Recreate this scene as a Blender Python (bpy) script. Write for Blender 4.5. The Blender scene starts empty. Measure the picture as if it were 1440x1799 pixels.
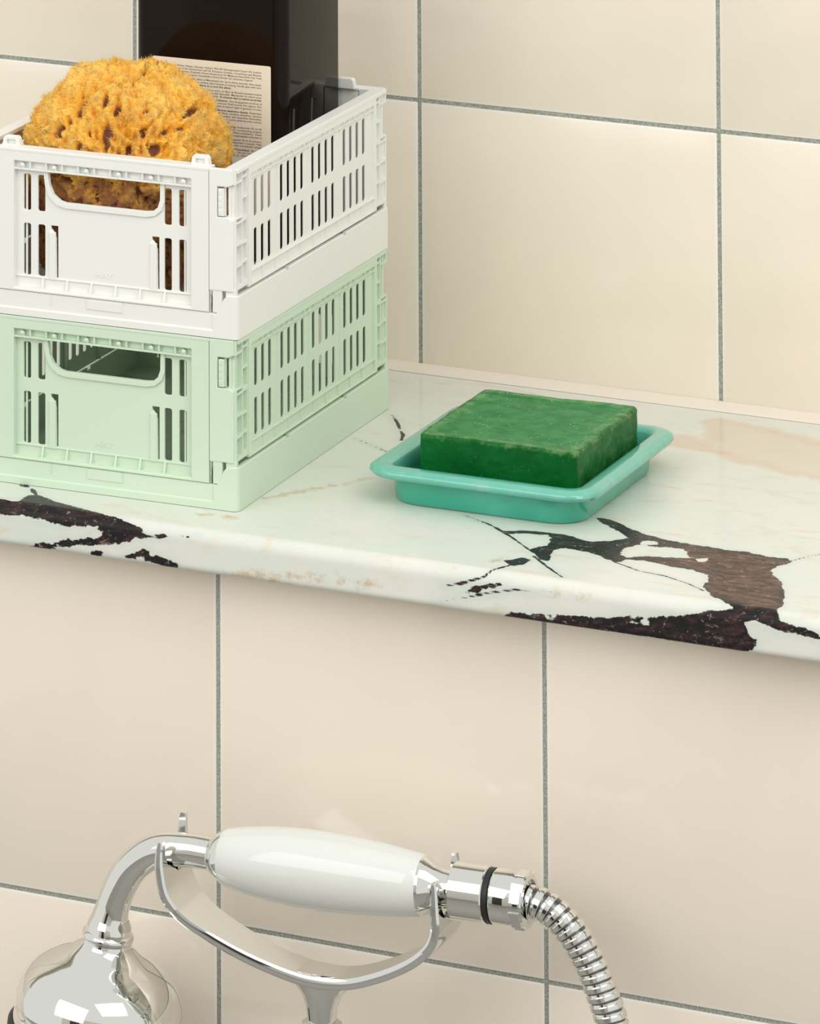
import bpy, bmesh, math, json
import numpy as np
from mathutils import Vector, Matrix
S = bpy.context.scene
COL = S.collection
Z0 = 105.0                      # shelf top above the floor, cm
def W(x, y, z): return Vector((x*.01, y*.01, (z+Z0)*.01))      # cm frame (origin: green crate's front right corner on the shelf) -> metres

# ---------------------------------------------------------------- camera
cd = bpy.data.cameras.new('camera'); cam = bpy.data.objects.new('camera', cd); COL.objects.link(cam)
yaw, pitch, roll = 0.468066, -0.072731, 0.0016383
fwd = Vector((-math.sin(yaw)*math.cos(pitch), math.cos(yaw)*math.cos(pitch), -math.sin(pitch)))
rt = Vector((math.cos(yaw), math.sin(yaw), 0)); up = rt.cross(fwd)
rt, up = rt*math.cos(roll)+up*math.sin(roll), -rt*math.sin(roll)+up*math.cos(roll)
M = Matrix((rt, up, -fwd)).transposed().to_4x4(); M.translation = W(139.149, -317.150, 96.098)
cam.matrix_world = M
cd.sensor_fit = 'AUTO'; cd.sensor_width = 36; cd.lens = 9954.947/1799*36
cd.shift_x = (720+132.980)/1799; cd.shift_y = (-2663.768-899.5)/1799
cd.clip_start = .05; cd.clip_end = 50
S.camera = cam

# ---------------------------------------------------------------- light
S.view_settings.view_transform = 'Standard'; S.view_settings.look = 'None'
S.view_settings.gamma = 1; S.view_settings.use_curve_mapping = False
S.view_settings.exposure = 0.0
world = bpy.data.worlds.new('world'); S.world = world; world.use_nodes = True
bg = world.node_tree.nodes['Background']; bg.inputs[0].default_value = (1, .99, .96, 1); bg.inputs[1].default_value = 0.83
def area(name, loc, tgt, sx, sy, power, col):
    l = bpy.data.lights.new(name, 'AREA'); l.shape = 'RECTANGLE'; l.size = sx; l.size_y = sy; l.energy = power; l.color = col
    o = bpy.data.objects.new(name, l); COL.objects.link(o); o.location = W(*loc)
    o.rotation_euler = (W(*tgt)-W(*loc)).to_track_quat('-Z', 'Y').to_euler(); return o
area('key_softbox', (-55, -200, 115), (5, 5, 0), 1.8, 1.5, 19, (1, .985, .955))
area('right_fill_light', (110, -80, 135), (10, 10, 0), 1.2, 1.0, 12, (1, .99, .97))  # added fill from the upper right, brightens the crates' side faces

# ---------------------------------------------------------------- materials
MATS = {}
def mat(name, col, rough=.5, metal=0., **kw):
    m = bpy.data.materials.new(name); m.use_nodes = True; b = m.node_tree.nodes['Principled BSDF']
    b.inputs['Base Color'].default_value = (*col, 1); b.inputs['Roughness'].default_value = rough; b.inputs['Metallic'].default_value = metal
    for k, v in kw.items(): b.inputs[k.replace('_', ' ')].default_value = v
    MATS[name] = m; return m
class NT:
    def __init__(s, m): s.t = m.node_tree; s.b = s.t.nodes['Principled BSDF']
    def n(s, typ, ins=None, **at):
        x = s.t.nodes.new(typ)
        for k, v in at.items(): setattr(x, k, v)
        for k, v in (ins or {}).items():
            if hasattr(v, 'is_output') or isinstance(v, bpy.types.NodeSocket): s.t.links.new(v, x.inputs[k])
            else: x.inputs[k].default_value = v
        return x
    def noise(s, vec, scale, detail=4, rough=.5, dist=0):
        return s.n('ShaderNodeTexNoise', {'Vector': vec, 'Scale': scale, 'Detail': detail, 'Roughness': rough, 'Distortion': dist}).outputs[0]
    def math(s, op, a, b=0., c=0.): return s.n('ShaderNodeMath', {0: a, 1: b, 2: c}, operation=op).outputs[0]
    def ramp(s, v, a, b, lo=0., hi=1.):
        return s.n('ShaderNodeMapRange', {'Value': v, 'From Min': a, 'From Max': b, 'To Min': lo, 'To Max': hi}, interpolation_type='SMOOTHSTEP').outputs[0]
    def mix(s, f, a, b):
        x = s.t.nodes.new('ShaderNodeMix'); x.data_type = 'RGBA'
        for i, v in ((0, f), (6, a), (7, b)):
            if isinstance(v, bpy.types.NodeSocket): s.t.links.new(v, x.inputs[i])
            else: x.inputs[i].default_value = (*v, 1) if isinstance(v, tuple) else v
        return x.outputs[2]
    def set(s, name, v): s.t.links.new(v, s.b.inputs[name])
    def bump(s, h, strength, dist):
        s.set('Normal', s.n('ShaderNodeBump', {'Height': h, 'Strength': strength, 'Distance': dist}).outputs[0])
    def obj(s): return s.n('ShaderNodeTexCoord').outputs['Object']
    def attr(s, n): return s.n('ShaderNodeAttribute', attribute_name=n).outputs['Fac']

def tile_mat(name, col):
    m = mat(name, col, .13); t = NT(m); co = t.n('ShaderNodeTexCoord').outputs['Generated']
    o = t.obj(); sx = t.n('ShaderNodeSeparateXYZ', {0: co})
    def edge(v): return t.math('SUBTRACT', .5, t.math('ABSOLUTE', t.math('SUBTRACT', v, .5)))
    e = t.math('MINIMUM', edge(sx.outputs[0]), edge(sx.outputs[2]))
    n = t.noise(o, 9, 3)
    c = t.mix(t.ramp(n, .35, .65), tuple(x*.985 for x in col), tuple(min(1, x*1.015) for x in col))
    c = t.mix(t.ramp(e, .002, .011), (.86, .83, .76), c)       # the glaze thins and pales at the tile's edge
    t.set('Base Color', c)
    t.bump(t.noise(o, 14, 2), .10, .004)
    return m
tile_mat('tile_glaze', (.86, .772, .655))
m = mat('grout', (.33, .34, .30), .9); t = NT(m); o = t.obj(); n = t.noise(o, 900, 3)
t.set('Base Color', t.mix(t.ramp(n, .3, .7), (.24, .25, .215), (.43, .44, .39))); t.bump(n, .6, .0006)
mat('sealant', (.80, .715, .615), .4)
m = mat('white_plastic', (.83, .84, .795), .42, Subsurface_Weight=.0)
m = mat('green_plastic', (.63, .765, .60), .42)
mat('glass_amber', (.010, .006, .004), .04, IOR=1.22)
mat('paper', (.84, .75, .60), .55); mat('ink', (.02, .02, .018), .6); mat('cap_black', (.015, .015, .015), .35)
mat('chrome', (.80, .81, .775), .045, 1.); mat('chrome_satin', (.78, .80, .78), .09, 1.)
mat('ceramic_white', (.74, .755, .72), .07)
mat('rubber_black', (.012, .014, .014), .5)
mat('steel_dark', (.16, .165, .16), .3, 1.); mat('wall_paint', (.80, .78, .73), .7); mat('reflection_door_wood', (.045, .03, .022), .35)
mat('floor_stone', (.30, .29, .27), .4)
# marble
m = mat('marble', (.8, .8, .72), .15, IOR=1.15); t = NT(m); o = t.n('ShaderNodeMapping', {'Vector': t.obj(), 'Location': (.313, .127, .2371), 'Rotation': (.31, .17, 0)}).outputs[0]
sdf = t.attr('vein'); tan = t.attr('tan'); brn = t.attr('brown')
nf = t.noise(o, 300, 6, .72); nc = t.noise(o, 38, 4, .6)
nm = t.noise(o, 115, 3, .6)
nn = t.math('ADD', t.math('MULTIPLY', t.math('SUBTRACT', nm, .5), .55), t.math('ADD', t.math('MULTIPLY', t.math('SUBTRACT', nf, .5), .32), t.math('MULTIPLY', t.math('SUBTRACT', nc, .5), .6)))
dd = t.math('MINIMUM', t.math('ADD', sdf, nn), t.math('ADD', t.attr('line'), t.math('MULTIPLY', nn, .30)))
base = t.mix(t.ramp(t.noise(o, 9, 5, .6, 1.2), .35, .7), (.69, .735, .66), (.75, .745, .68))
base = t.mix(t.ramp(t.noise(o, 30, 6, .7, 2.), .45, .75, 0, .35), base, (.66, .68, .58))
st = t.n('ShaderNodeMapping', {'Vector': o, 'Scale': (2.2, 9, 9), 'Rotation': (0, 0, .5)}).outputs[0]
base = t.mix(t.ramp(t.noise(st, 6, 6, .65, 1.5), .54, .72, 0, .5), base, (.70, .50, .34))
tn = t.math('ADD', tan, t.math('MULTIPLY', t.math('SUBTRACT', t.noise(o, 30, 5, .6, 1), .5), 2.6))
base = t.mix(t.ramp(tn, 1.2, -.8, 0, .7), base, (.70, .60, .49))
edge = t.ramp(t.math('ABSOLUTE', t.math('ADD', tn, -.1)), .9, .0, 0, .30)
base = t.mix(edge, base, (.66, .42, .25))
sn = t.math('ADD', t.attr('stain'), t.math('MULTIPLY', t.math('SUBTRACT', t.noise(o, 140, 5, .7), .5), 2.2))
base = t.mix(t.ramp(sn, .35, -.5, 0, .75), base, (.52, .33, .14))
halo = t.ramp(dd, .55, 0, 0, .55)
base = t.mix(halo, base, (.60, .66, .60))
vn = t.noise(t.n('ShaderNodeMapping', {'Vector': o, 'Scale': (1, 2.6, 2.6), 'Rotation': (0, 0, -.15)}).outputs[0], 95, 6, .7, .6)
blk = t.mix(t.ramp(vn, .45, .72), (.022, .021, .022), (.085, .045, .042))
brw = t.mix(t.ramp(vn, .35, .7), (.035, .019, .014), (.19, .105, .075))
vein = t.mix(t.ramp(t.math('ADD', brn, t.math('MULTIPLY', t.math('SUBTRACT', nc, .5), 3)), .4, -.6), blk, brw)
sp = t.noise(o, 300, 5, .75); fl = t.noise(t.n('ShaderNodeMapping', {'Vector': o, 'Scale': (1, 3, 3), 'Rotation': (0, 0, -.15)}).outputs[0], 60, 6, .75, .8)
vein = t.mix(t.ramp(fl, .60, .68, 0, .7), vein, (.30, .22, .19))
vein = t.mix(t.ramp(sp, .60, .68, 0, .75), vein, (.46, .41, .38))
c = t.mix(t.ramp(dd, .035, -.035), base, vein)
t.set('Base Color', c)
# soap
m = mat('soap_green', (.02, .22, .06), .42, Specular_IOR_Level=.15, Subsurface_Weight=.35, Subsurface_Scale=.006); t = NT(m)
m.node_tree.nodes['Principled BSDF'].inputs['Subsurface Radius'].default_value = (.25, 1, .35)
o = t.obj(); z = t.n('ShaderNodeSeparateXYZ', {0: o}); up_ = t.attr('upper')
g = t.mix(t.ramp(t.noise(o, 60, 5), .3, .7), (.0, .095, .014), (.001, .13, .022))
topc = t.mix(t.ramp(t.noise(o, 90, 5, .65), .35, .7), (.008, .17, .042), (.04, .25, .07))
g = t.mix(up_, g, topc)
rim = t.attr('worn_highlight')
g = t.mix(t.math('MULTIPLY', t.ramp(t.noise(o, 130, 6, .75), .4, .7, 0, .6), rim), g, (.30, .46, .18))  # scuffed paler edges, plus edge highlights painted into the same pale green
vo = t.n('ShaderNodeTexVoronoi', {'Vector': o, 'Scale': 330.}); spk = t.ramp(vo.outputs['Distance'], .20, .10)
keep = t.math('MULTIPLY', t.ramp(t.noise(o, 70, 2), .47, .57), t.math('MULTIPLY_ADD', up_, .85, .15))
g = t.mix(t.math('MULTIPLY', t.math('MULTIPLY', spk, keep), .8), g, (.45, .62, .38))
t.set('Base Color', g); t.bump(t.noise(o, 130, 5, .65), .5, .0012)
# enamel
m = mat('enamel_turquoise', (.13, .52, .42), .16, Coat_Weight=.4, Coat_Roughness=.06); t = NT(m); o = t.obj()
e = t.attr('lip'); n = t.noise(o, 110, 4, .6)
c = t.mix(t.ramp(t.noise(o, 25, 3), .3, .7), (.045, .41, .285), (.08, .48, .35))
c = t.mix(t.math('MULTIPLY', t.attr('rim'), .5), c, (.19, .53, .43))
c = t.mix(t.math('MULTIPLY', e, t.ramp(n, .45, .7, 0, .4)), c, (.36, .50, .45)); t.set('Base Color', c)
t.bump(t.noise(o, 500, 3, .6), .25, .0005)
# sponge
m = mat('sponge', (.8, .45, .06), .85, Subsurface_Weight=.15, Subsurface_Scale=.004); t = NT(m); o = t.obj()
pore = t.attr('pore'); low = t.attr('low'); n = t.noise(o, 260, 5, .7)
c = t.mix(t.ramp(t.attr('tuft'), .2, .9), (1., .50, .035), (1., .62, .13))
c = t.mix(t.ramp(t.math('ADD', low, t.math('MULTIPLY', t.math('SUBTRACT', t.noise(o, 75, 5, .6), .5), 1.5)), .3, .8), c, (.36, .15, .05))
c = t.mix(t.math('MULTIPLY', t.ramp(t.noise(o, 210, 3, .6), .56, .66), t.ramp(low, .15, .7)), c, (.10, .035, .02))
c = t.mix(t.ramp(pore, .35, .7), c, (.33, .14, .075))
t.set('Base Color', c); t.bump(n, .8, .002)
m = mat('sponge_fibre', (1., .63, .13), .8, Subsurface_Weight=.2, Subsurface_Scale=.003); t = NT(m)
t.set('Base Color', t.mix(t.ramp(t.noise(t.obj(), 70, 4, .6), .36, .62), (1., .50, .03), (1., .66, .19)))

# ---------------------------------------------------------------- helpers (all shapes authored in cm)
class MB:
    def __init__(s): s.v = []; s.f = []; s.sm = []
    def add(s, v, f, smooth=False, xf=None):
        k = len(s.v); s.v += [tuple(xf(*p)) if xf else tuple(p) for p in v]; s.f += [tuple(i+k for i in q) for q in f]; s.sm += [smooth]*len(f); return s
    def box(s, x0, x1, y0, y1, z0, z1, b=0., xf=None):
        if b <= 0:
            v = [(x, y, z) for x in (x0, x1) for y in (y0, y1) for z in (z0, z1)]
            f = [(0,1,3,2), (4,6,7,5), (0,4,5,1), (2,3,7,6), (0,2,6,4), (1,5,7,3)]
            return s.add(v, f, False, xf)
        bm = bmesh.new(); bmesh.ops.create_cube(bm, size=1)
        for q in bm.verts: q.co = ((x0+x1)/2+q.co.x*(x1-x0), (y0+y1)/2+q.co.y*(y1-y0), (z0+z1)/2+q.co.z*(z1-z0))
        bmesh.ops.bevel(bm, geom=bm.edges[:], offset=b, segments=2, affect='EDGES', profile=.5)
        return s.bm(bm, xf)
    def bm(s, bm, xf=None, smooth=False):
        bm.verts.index_update(); s.add([tuple(q.co) for q in bm.verts], [tuple(q.index for q in f.verts) for f in bm.faces], smooth, xf); bm.free(); return s
    def plate(s, outline, holes, d0, d1, bev=.04, xf=None):
        """flat plate in the (a, b) plane with true holes, between depths d0 and d1; xf maps (a, depth, b)"""
        c = bpy.data.curves.new('p', 'CURVE'); c.dimensions = '2D'; c.fill_mode = 'BOTH'
        for pts in [outline]+list(holes):
            sp = c.splines.new('POLY'); sp.points.add(len(pts)-1); sp.use_cyclic_u = True
            for i, p in enumerate(pts): sp.points[i].co = (p[0], p[1], 0, 1)
        th = (d1-d0)/2; bev = min(bev, th*.45); c.extrude = th-bev; c.bevel_depth = bev; c.bevel_resolution = 1; c.offset = -bev
        o = bpy.data.objects.new('p', c); COL.objects.link(o); bpy.context.view_layer.update()
        me = bpy.data.meshes.new_from_object(o.evaluated_get(bpy.context.evaluated_depsgraph_get()))
        mid = (d0+d1)/2; fn = xf or (lambda a, d, b: (a, d, b))
        s.add([fn(v.co.x, mid-v.co.z, v.co.y) for v in me.vertices], [tuple(p.vertices) for p in me.polygons])
        bpy.data.objects.remove(o); bpy.data.curves.remove(c); bpy.data.meshes.remove(me); return s
    def lathe(s, prof, seg=48, a=(0, 0, 0), d=(0, 0, 1), smooth=True):
        """prof: (radius, distance along axis d from a)"""
        d = Vector(d).normalized(); a = Vector(a); h = Vector((0, 1, 0)) if abs(d.y) < .9 else Vector((1, 0, 0))
        u = d.cross(h).normalized(); w = d.cross(u); v = []; f = []
        for r, t_ in prof:
            for k in range(seg):
                an = 2*math.pi*k/seg; v.append(tuple(a+d*t_+(u*math.cos(an)+w*math.sin(an))*r))
        for i in range(len(prof)-1):
            for k in range(seg):
                k2 = (k+1) % seg; f.append((i*seg+k, i*seg+k2, (i+1)*seg+k2, (i+1)*seg+k))
        f.append(tuple(range(seg))[::-1]); f.append(tuple((len(prof)-1)*seg+k for k in range(seg)))
        return s.add(v, f, smooth)
    def tube(s, path, rad, seg=24, smooth=True):
        P = [Vector(p) for p in path]; v = []; f = []; n = len(P); ref = Vector((0, 1, 0))
        for i, p in enumerate(P):
            tg = (P[min(i+1, n-1)]-P[max(i-1, 0)]).normalized(); u = (ref-tg*ref.dot(tg)).normalized(); w = tg.cross(u); ref = u
            r = rad[i] if hasattr(rad, '__len__') else rad
            for k in range(seg):
                an = 2*math.pi*k/seg; v.append(tuple(p+(u*math.cos(an)+w*math.sin(an))*r))
        for i in range(n-1):
            for k in range(seg):
                k2 = (k+1) % seg; f.append((i*seg+k, i*seg+k2, (i+1)*seg+k2, (i+1)*seg+k))
        f.append(tuple(range(seg))[::-1]); f.append(tuple((n-1)*seg+k for k in range(seg)))
        return s.add(v, f, smooth)
    def mesh(s, name, m, smooth_angle=None, attrs=None):
        me = bpy.data.meshes.new(name); me.from_pydata([(x*.01, y*.01, z*.01) for x, y, z in s.v], [], s.f); me.materials.append(MATS[m])
        if attrs:
            for k, a in attrs.items(): at = me.attributes.new(k, 'FLOAT', 'POINT'); at.data.foreach_set('value', np.asarray(a, dtype=np.float32))
        bm = bmesh.new(); bm.from_mesh(me)
        if len(bm.verts) < 60000: bmesh.ops.recalc_face_normals(bm, faces=bm.faces[:])
        bm.to_mesh(me); bm.free()
        if smooth_angle is None: me.polygons.foreach_set('use_smooth', s.sm)
        else:
            me.polygons.foreach_set('use_smooth', [True]*len(me.polygons)); me.set_sharp_from_angle(angle=math.radians(smooth_angle))
        me.update(); return me
    def obj(s, name, m, parent=None, smooth_angle=None, attrs=None, loc=None):
        o = bpy.data.objects.new(name, s.mesh(name, m, smooth_angle, attrs)); COL.objects.link(o)
        if parent: o.parent = parent
        if loc: o.location = loc
        return o
def tag(o, label=None, cat=None, group=None, kind=None):
    if label: o['label'] = label
    if cat: o['category'] = cat
    if group: o['group'] = group
    if kind: o['kind'] = kind
    return o
def root(name, loc, label, cat, rz=0, group=None):
    o = bpy.data.objects.new(name, None); COL.objects.link(o); o.location = W(*loc); o.rotation_euler = (0, 0, rz); o.empty_display_size = .02
    return tag(o, label, cat, group)
def spline(pts, n):
    """Catmull-Rom through pts (any dimension), n samples per span"""
    P = [np.array(p, float) for p in pts]; P = [2*P[0]-P[1]]+P+[2*P[-1]-P[-2]]; out = []
    for i in range(1, len(P)-2):
        for k in range(n):
            t_ = k/n; a, b, c, d = P[i-1:i+3]
            out.append(.5*((2*b)+(c-a)*t_+(2*a-5*b+4*c-d)*t_**2+(3*b-a-3*c+d)*t_**3))
    out.append(P[-2]); return out
def rrect(x0, x1, y0, y1, r, n=5):
    if not hasattr(r, '__len__'): r = (r,)*4
    out = []
    for (cx, cy, a0, rr) in ((x1-r[0], y0+r[0], -90, r[0]), (x1-r[1], y1-r[1], 0, r[1]), (x0+r[2], y1-r[2], 90, r[2]), (x0+r[3], y0+r[3], 180, r[3])):
        for k in range(n): an = math.radians(a0+90*k/(n-1)); out.append((cx+rr*math.cos(an), cy+rr*math.sin(an)))
    return out

# ================================================================ setting
YW, YL, YF, ZB = 35.42, -1.96, -4.45, -2.43
T, G = 20.54, .26
def tiled_wall(name, y, x0, cols, rows, zlo, zhi, th=14):
    """wall slab with recessed grout face and one tile object per tile; rows given as (z bottom, z top)"""
    xa, xb = x0+cols[0]*T-G/2, x0+cols[1]*T+G/2
    w = MB().box(xa, xb, y+.06, y+th, zlo, zhi).obj(name, 'grout', None); w.location = W(0, 0, 0); w['kind'] = 'structure'
    cache = {}
    for zb, zt in rows:
        key = round(zt-zb, 3)
        if key not in cache: cache[key] = MB().box(-T/2+G/2, T/2-G/2, 0, .8, 0, zt-zb, .055).mesh('tile', 'tile_glaze', 40)
        for c in range(cols[0], cols[1]):
            o = bpy.data.objects.new('tile', cache[key]); COL.objects.link(o); o.parent = w
            h = math.sin(c*12.9+zb*7.3)*43758.5; h -= math.floor(h)
            o.location = ((x0+(c+.5)*T)*.01, (y+(h-.5)*.03)*.01, zb*.01)
            o.rotation_euler = ((h-.5)*.0016, 0, (((h*7) % 1)-.5)*.0016)
    return w
h = G/2
tiled_wall('wall_back', YW, -2.51, (-4, 4), [(17.37-T+h, 17.37-h), (17.37+h, 17.37+T-h), (17.37+T+h, 17.37+2*T-h)], -4, 17.37+2*T)
tiled_wall('wall_lower', YL, -.459, (-4, 4), [(-23.305+h, -23.305+T-h), (-23.305-T+h, -23.305-h), (-23.305-2*T+h, -23.305-T-h), (-23.305-3*T+h, -23.305-2*T-h)], -Z0, ZB-.02, YW+14-YL)
fl = MB().box(-190, 260, -420, YW+14, -Z0-8, -Z0).obj('floor', 'floor_stone'); fl.location = W(0, 0, 0); fl['kind'] = 'structure'
wf = MB(); wf.box(-190, -95, -434, -424, -Z0, 150); wf.box(5, 260, -434, -424, -Z0, 150); wf.box(-95, 5, -434, -424, 100, 150)
o = wf.obj('wall_front', 'wall_paint'); o.location = W(0, 0, 0); o['kind'] = 'structure'
dr = MB().box(-95, 5, -432, -427, -Z0, 100).obj('reflection_door_1', 'reflection_door_wood'); dr.location = W(0, 0, 0); dr['kind'] = 'structure'  # unseen dark door, added to put dark streaks into the chrome's reflections
MB().box(-85, -50, -427, -426, -10, 85, .4).obj('reflection_door_panel', 'reflection_door_wood', dr); MB().box(-40, -5, -427, -426, -10, 85, .4).obj('reflection_door_panel', 'reflection_door_wood', dr)
MB().box(-85, -50, -427, -426, -95, -25, .4).obj('reflection_door_panel', 'reflection_door_wood', dr); MB().box(-40, -5, -427, -426, -95, -25, .4).obj('reflection_door_panel', 'reflection_door_wood', dr)
MB().lathe([(.9, -1), (.9, 3.5), (2.4, 4), (2.8, 5.5), (2.2, 6.8), (.3, 7)], 24, (-88, -427, -5), (0, 1, 0)).obj('reflection_door_handle', 'chrome', dr)
x0w, x1w = -2.51-4*T, -2.51+4*T
# silicone bead where slab meets tiles
prof = [(YW, .0), (YW-.75, .02), (YW-.62, .16), (YW-.3, .36), (YW, .5)]
v = []; f = []
for x in (x0w, x1w): v += [(x, a, b) for a, b in prof]
n = len(prof); f = [(i, (i+1) % n, n+(i+1) % n, n+i) for i in range(n)]+[tuple(range(n)), tuple(range(n, 2*n))[::-1]]
o = MB().add(v, f).obj('trim_1', 'sealant'); o.location = W(0, 0, 0); o['kind'] = 'structure'

# ---------------------------------------------------------------- marble shelf
V = json.loads('''{"stain":[[[[0.33,3.68],[2.0,6.74],[3.26,8.63],[4.17,10.5]],0.12],[[[-2.13,-1.3],[0.34,-1.03]],0.1],[[[1.1,-6.74],[4.56,-6.42],[6.72,-6.26],[10.84,-6.01]],0.03],[[[2.2,-6.89],[4.92,-6.66]],0.02],[[[16.93,-2.39],[17.68,-1.37]],0.12],[[[21.63,-4.98],[23.95,-4.88]],0.02]],"dark":[[[-17.19,-1.86],[-13.95,-3.78],[-12.77,-3.85],[-12.67,-2.3],[-12.26,-1.95],[-10.56,-2.92],[-7.69,-3.82],[-5.83,-4.2],[-4.23,-4.65],[-4.19,-4.92],[-4.6,-5.19],[-2.38,-4.87],[-1.65,-4.84],[-0.73,-4.62],[-1.28,-4.89],[-2.57,-5.06],[-4.79,-5.41],[-5.35,-5.73],[-6.46,-5.99],[-7.4,-6.11],[-9.08,-6.43],[-10.78,-6.81],[-12.01,-6.9],[-11.15,-6.56],[-9.46,-6.21],[-7.96,-5.9],[-6.74,-5.63],[-6.84,-5.26],[-7.49,-5.1],[-8.71,-5.15],[-10.02,-5.19],[-11.34,-5.06],[-12.29,-4.91],[-13.24,-5.08],[-15.91,-5.17]],[[-14.24,-0.62],[-13.78,-0.39],[-13.13,-0.82],[-12.21,-1.93],[-12.38,-2.29],[-13.27,-1.09]],[[-7.55,-6.64],[-7.12,-6.5],[-6.58,-6.51],[-7.12,-6.65]],[[-5.35,-6.57],[-4.79,-6.28],[-4.27,-5.97],[-3.83,-5.98],[-3.86,-6.31],[-4.42,-6.51]],[[-4.23,-6.46],[-3.31,-6.34],[-2.39,-6.5],[-2.02,-6.56],[-2.28,-6.79],[-2.75,-6.66],[-4.05,-6.55]],[[15.3,3.66],[16.5,4.28],[17.61,4.65],[19.2,4.68],[20.83,4.09],[21.72,4.54],[22.38,5.66],[21.92,6.2],[20.72,7.3],[19.4,8.74],[20.25,8.84],[21.58,7.87],[22.98,6.94],[24.56,6.45],[26.22,6.2],[28.01,6.09],[29.56,6.11],[31.06,5.74],[32.17,6.05],[32.57,5.44],[32.08,4.24],[31.85,3.37],[32.62,2.33],[33.42,1.19],[34.23,-0.84],[34.79,-2.97],[34.61,-3.95],[35.11,-4.8],[36.11,-4.66],[36.27,-4.95],[36.93,-5.33],[39.4,-5.77],[36.76,-5.48],[35.93,-5.31],[34.94,-5.38],[34.27,-5.41],[34.31,-5.24],[34.86,-5.11],[34.11,-5.06],[33.44,-5.02],[32.85,-5.18],[33.1,-5.54],[33.35,-5.97],[33.8,-6.1],[33.43,-6.51],[32.25,-6.83],[30.74,-6.86],[28.37,-6.84],[25.99,-6.85],[24.11,-6.82],[22.56,-6.84],[21.18,-6.9],[19.8,-6.83],[18.15,-6.77],[19.11,-6.55],[20.32,-6.45],[21.88,-6.3],[23.26,-6.16],[24.97,-5.98],[26.68,-5.78],[28.39,-5.47],[30.08,-5.04],[31.09,-4.71],[32.25,-4.39],[31.44,-3.48],[30.51,-2.74],[29.56,-1.71],[29.36,-0.89],[29.26,0.92],[27.72,1.38],[26.27,1.58],[24.82,1.78],[23.84,1.59],[23.74,0.91],[23.45,0.76],[22.75,1.23],[21.68,1.76],[20.75,1.92],[19.88,2.12],[19.42,1.24],[19.57,0.36],[19.9,-0.74],[19.43,-0.67],[18.73,0.25],[18.06,0.86],[18.27,1.48],[18.78,2.0],[18.68,2.98],[18.01,4.07],[16.71,3.73],[15.89,3.31]],[[16.23,-5.59],[17.37,-5.15],[18.94,-4.72],[18.16,-5.25],[17.02,-5.67],[16.23,-5.86]],[[17.55,-1.95],[18.45,-0.85],[19.05,-1.05],[18.95,-2.18],[18.43,-2.63]]],"holes":[[[22.77,3.6],[23.46,4.6],[25.1,4.92],[26.12,4.99],[27.01,3.53],[25.8,2.92],[24.68,2.66],[23.69,2.02],[23.19,2.34]],[[23.25,5.59],[24.1,5.76],[24.48,5.18],[23.59,4.73]],[[20.49,-6.42],[21.53,-6.35],[21.91,-6.45],[21.19,-6.62]],[[26.08,-6.03],[27.19,-5.85],[27.33,-6.01],[26.51,-6.15]],[[27.51,3.48],[27.9,3.86],[28.05,3.18],[27.71,3.01]],[[-7.58,-5.14],[-7.12,-4.98],[-6.84,-5.04],[-7.3,-5.2]]],"st":[[[[12.17,5.7],[13.98,4.77],[15.3,3.66],[16.42,2.61],[17.75,1.22],[18.49,0.44]],[0.06,0.1,0.14,0.12,0.1,0.1]],[[[13.07,5.03],[14.69,4.34],[15.6,3.36]],[0.03,0.06,0.1]],[[[23.45,0.76],[25.19,-0.23],[27.02,-0.54],[28.68,-1.36],[29.81,-2.19]],[0.1,0.09,0.09,0.09,0.12]],[[[14.82,-5.61],[15.97,-5.3],[17.37,-4.64],[18.07,-3.07],[18.84,-0.97]],[0.04,0.13,0.11,0.12,0.1]],[[[16.05,-6.12],[17.02,-5.8],[17.72,-5.58],[19.29,-5.21],[19.81,-5.11]],[0.05,0.12,0.1,0.09,0.05]],[[[19.81,-5.16],[21.54,-5.01]],[0.04,0.02]],[[[14.02,-6.84],[14.91,-6.44],[15.96,-6.07]],[0.02,0.03,0.04]],[[[18.86,-0.32],[20.22,-1.84],[21.77,-3.42]],[0.12,0.1,0.07]],[[[32.42,5.55],[33.07,6.96],[33.65,7.83],[35.41,10.4]],[0.12,0.1,0.08,0.04]],[[[-1.01,25.57],[0.11,24.24],[1.01,22.77],[1.78,21.3],[2.33,20.43],[2.68,19.18]],[0.04,0.08,0.15,0.07,0.16,0.12]],[[[-0.38,18.47],[0.79,17.81],[2.03,16.96],[2.78,16.5]],[0.02,0.05,0.06,0.12]],[[[-10.78,-6.81],[-12.48,-6.93]],[0.05,0.03]]],"tan":[[[18.47,32.37],[21.36,32.35],[23.73,31.58],[26.28,30.18],[31.24,29.11],[34.34,19.08],[28.59,23.02],[26.76,23.25],[24.54,24.48],[22.83,25.03],[21.3,25.93],[19.7,26.08],[17.5,26.17],[15.93,27.08],[18.12,27.96],[19.61,27.25],[20.08,28.23]]],"brown":[[[25.44,5.93],[32.48,5.71],[35.1,-3.4],[33.22,-3.77],[29.11,-1.63],[29.08,1.45],[26.18,1.84]]]}''')
def seg_d(px, py, a, b):
    ax, ay = a; bx, by = b; dx, dy = bx-ax, by-ay; L = dx*dx+dy*dy+1e-9
    t_ = np.clip(((px-ax)*dx+(py-ay)*dy)/L, 0, 1); return np.hypot(px-ax-t_*dx, py-ay-t_*dy), t_
def poly_sdf(px, py, P):
    d = np.full(px.shape, 1e9); ins = np.zeros(px.shape, bool)
    for i in range(len(P)):
        a, b = P[i], P[(i+1) % len(P)]; d = np.minimum(d, seg_d(px, py, a, b)[0])
        c = ((a[1] > py) != (b[1] > py)) & (px < (b[0]-a[0])*(py-a[1])/(b[1]-a[1]+1e-12)+a[0]); ins ^= c
    return np.where(ins, -d, d)
R1, R2 = .75, .35
prof = []                                         # (y, z, s)  s: distance measured over the slab's face
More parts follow.
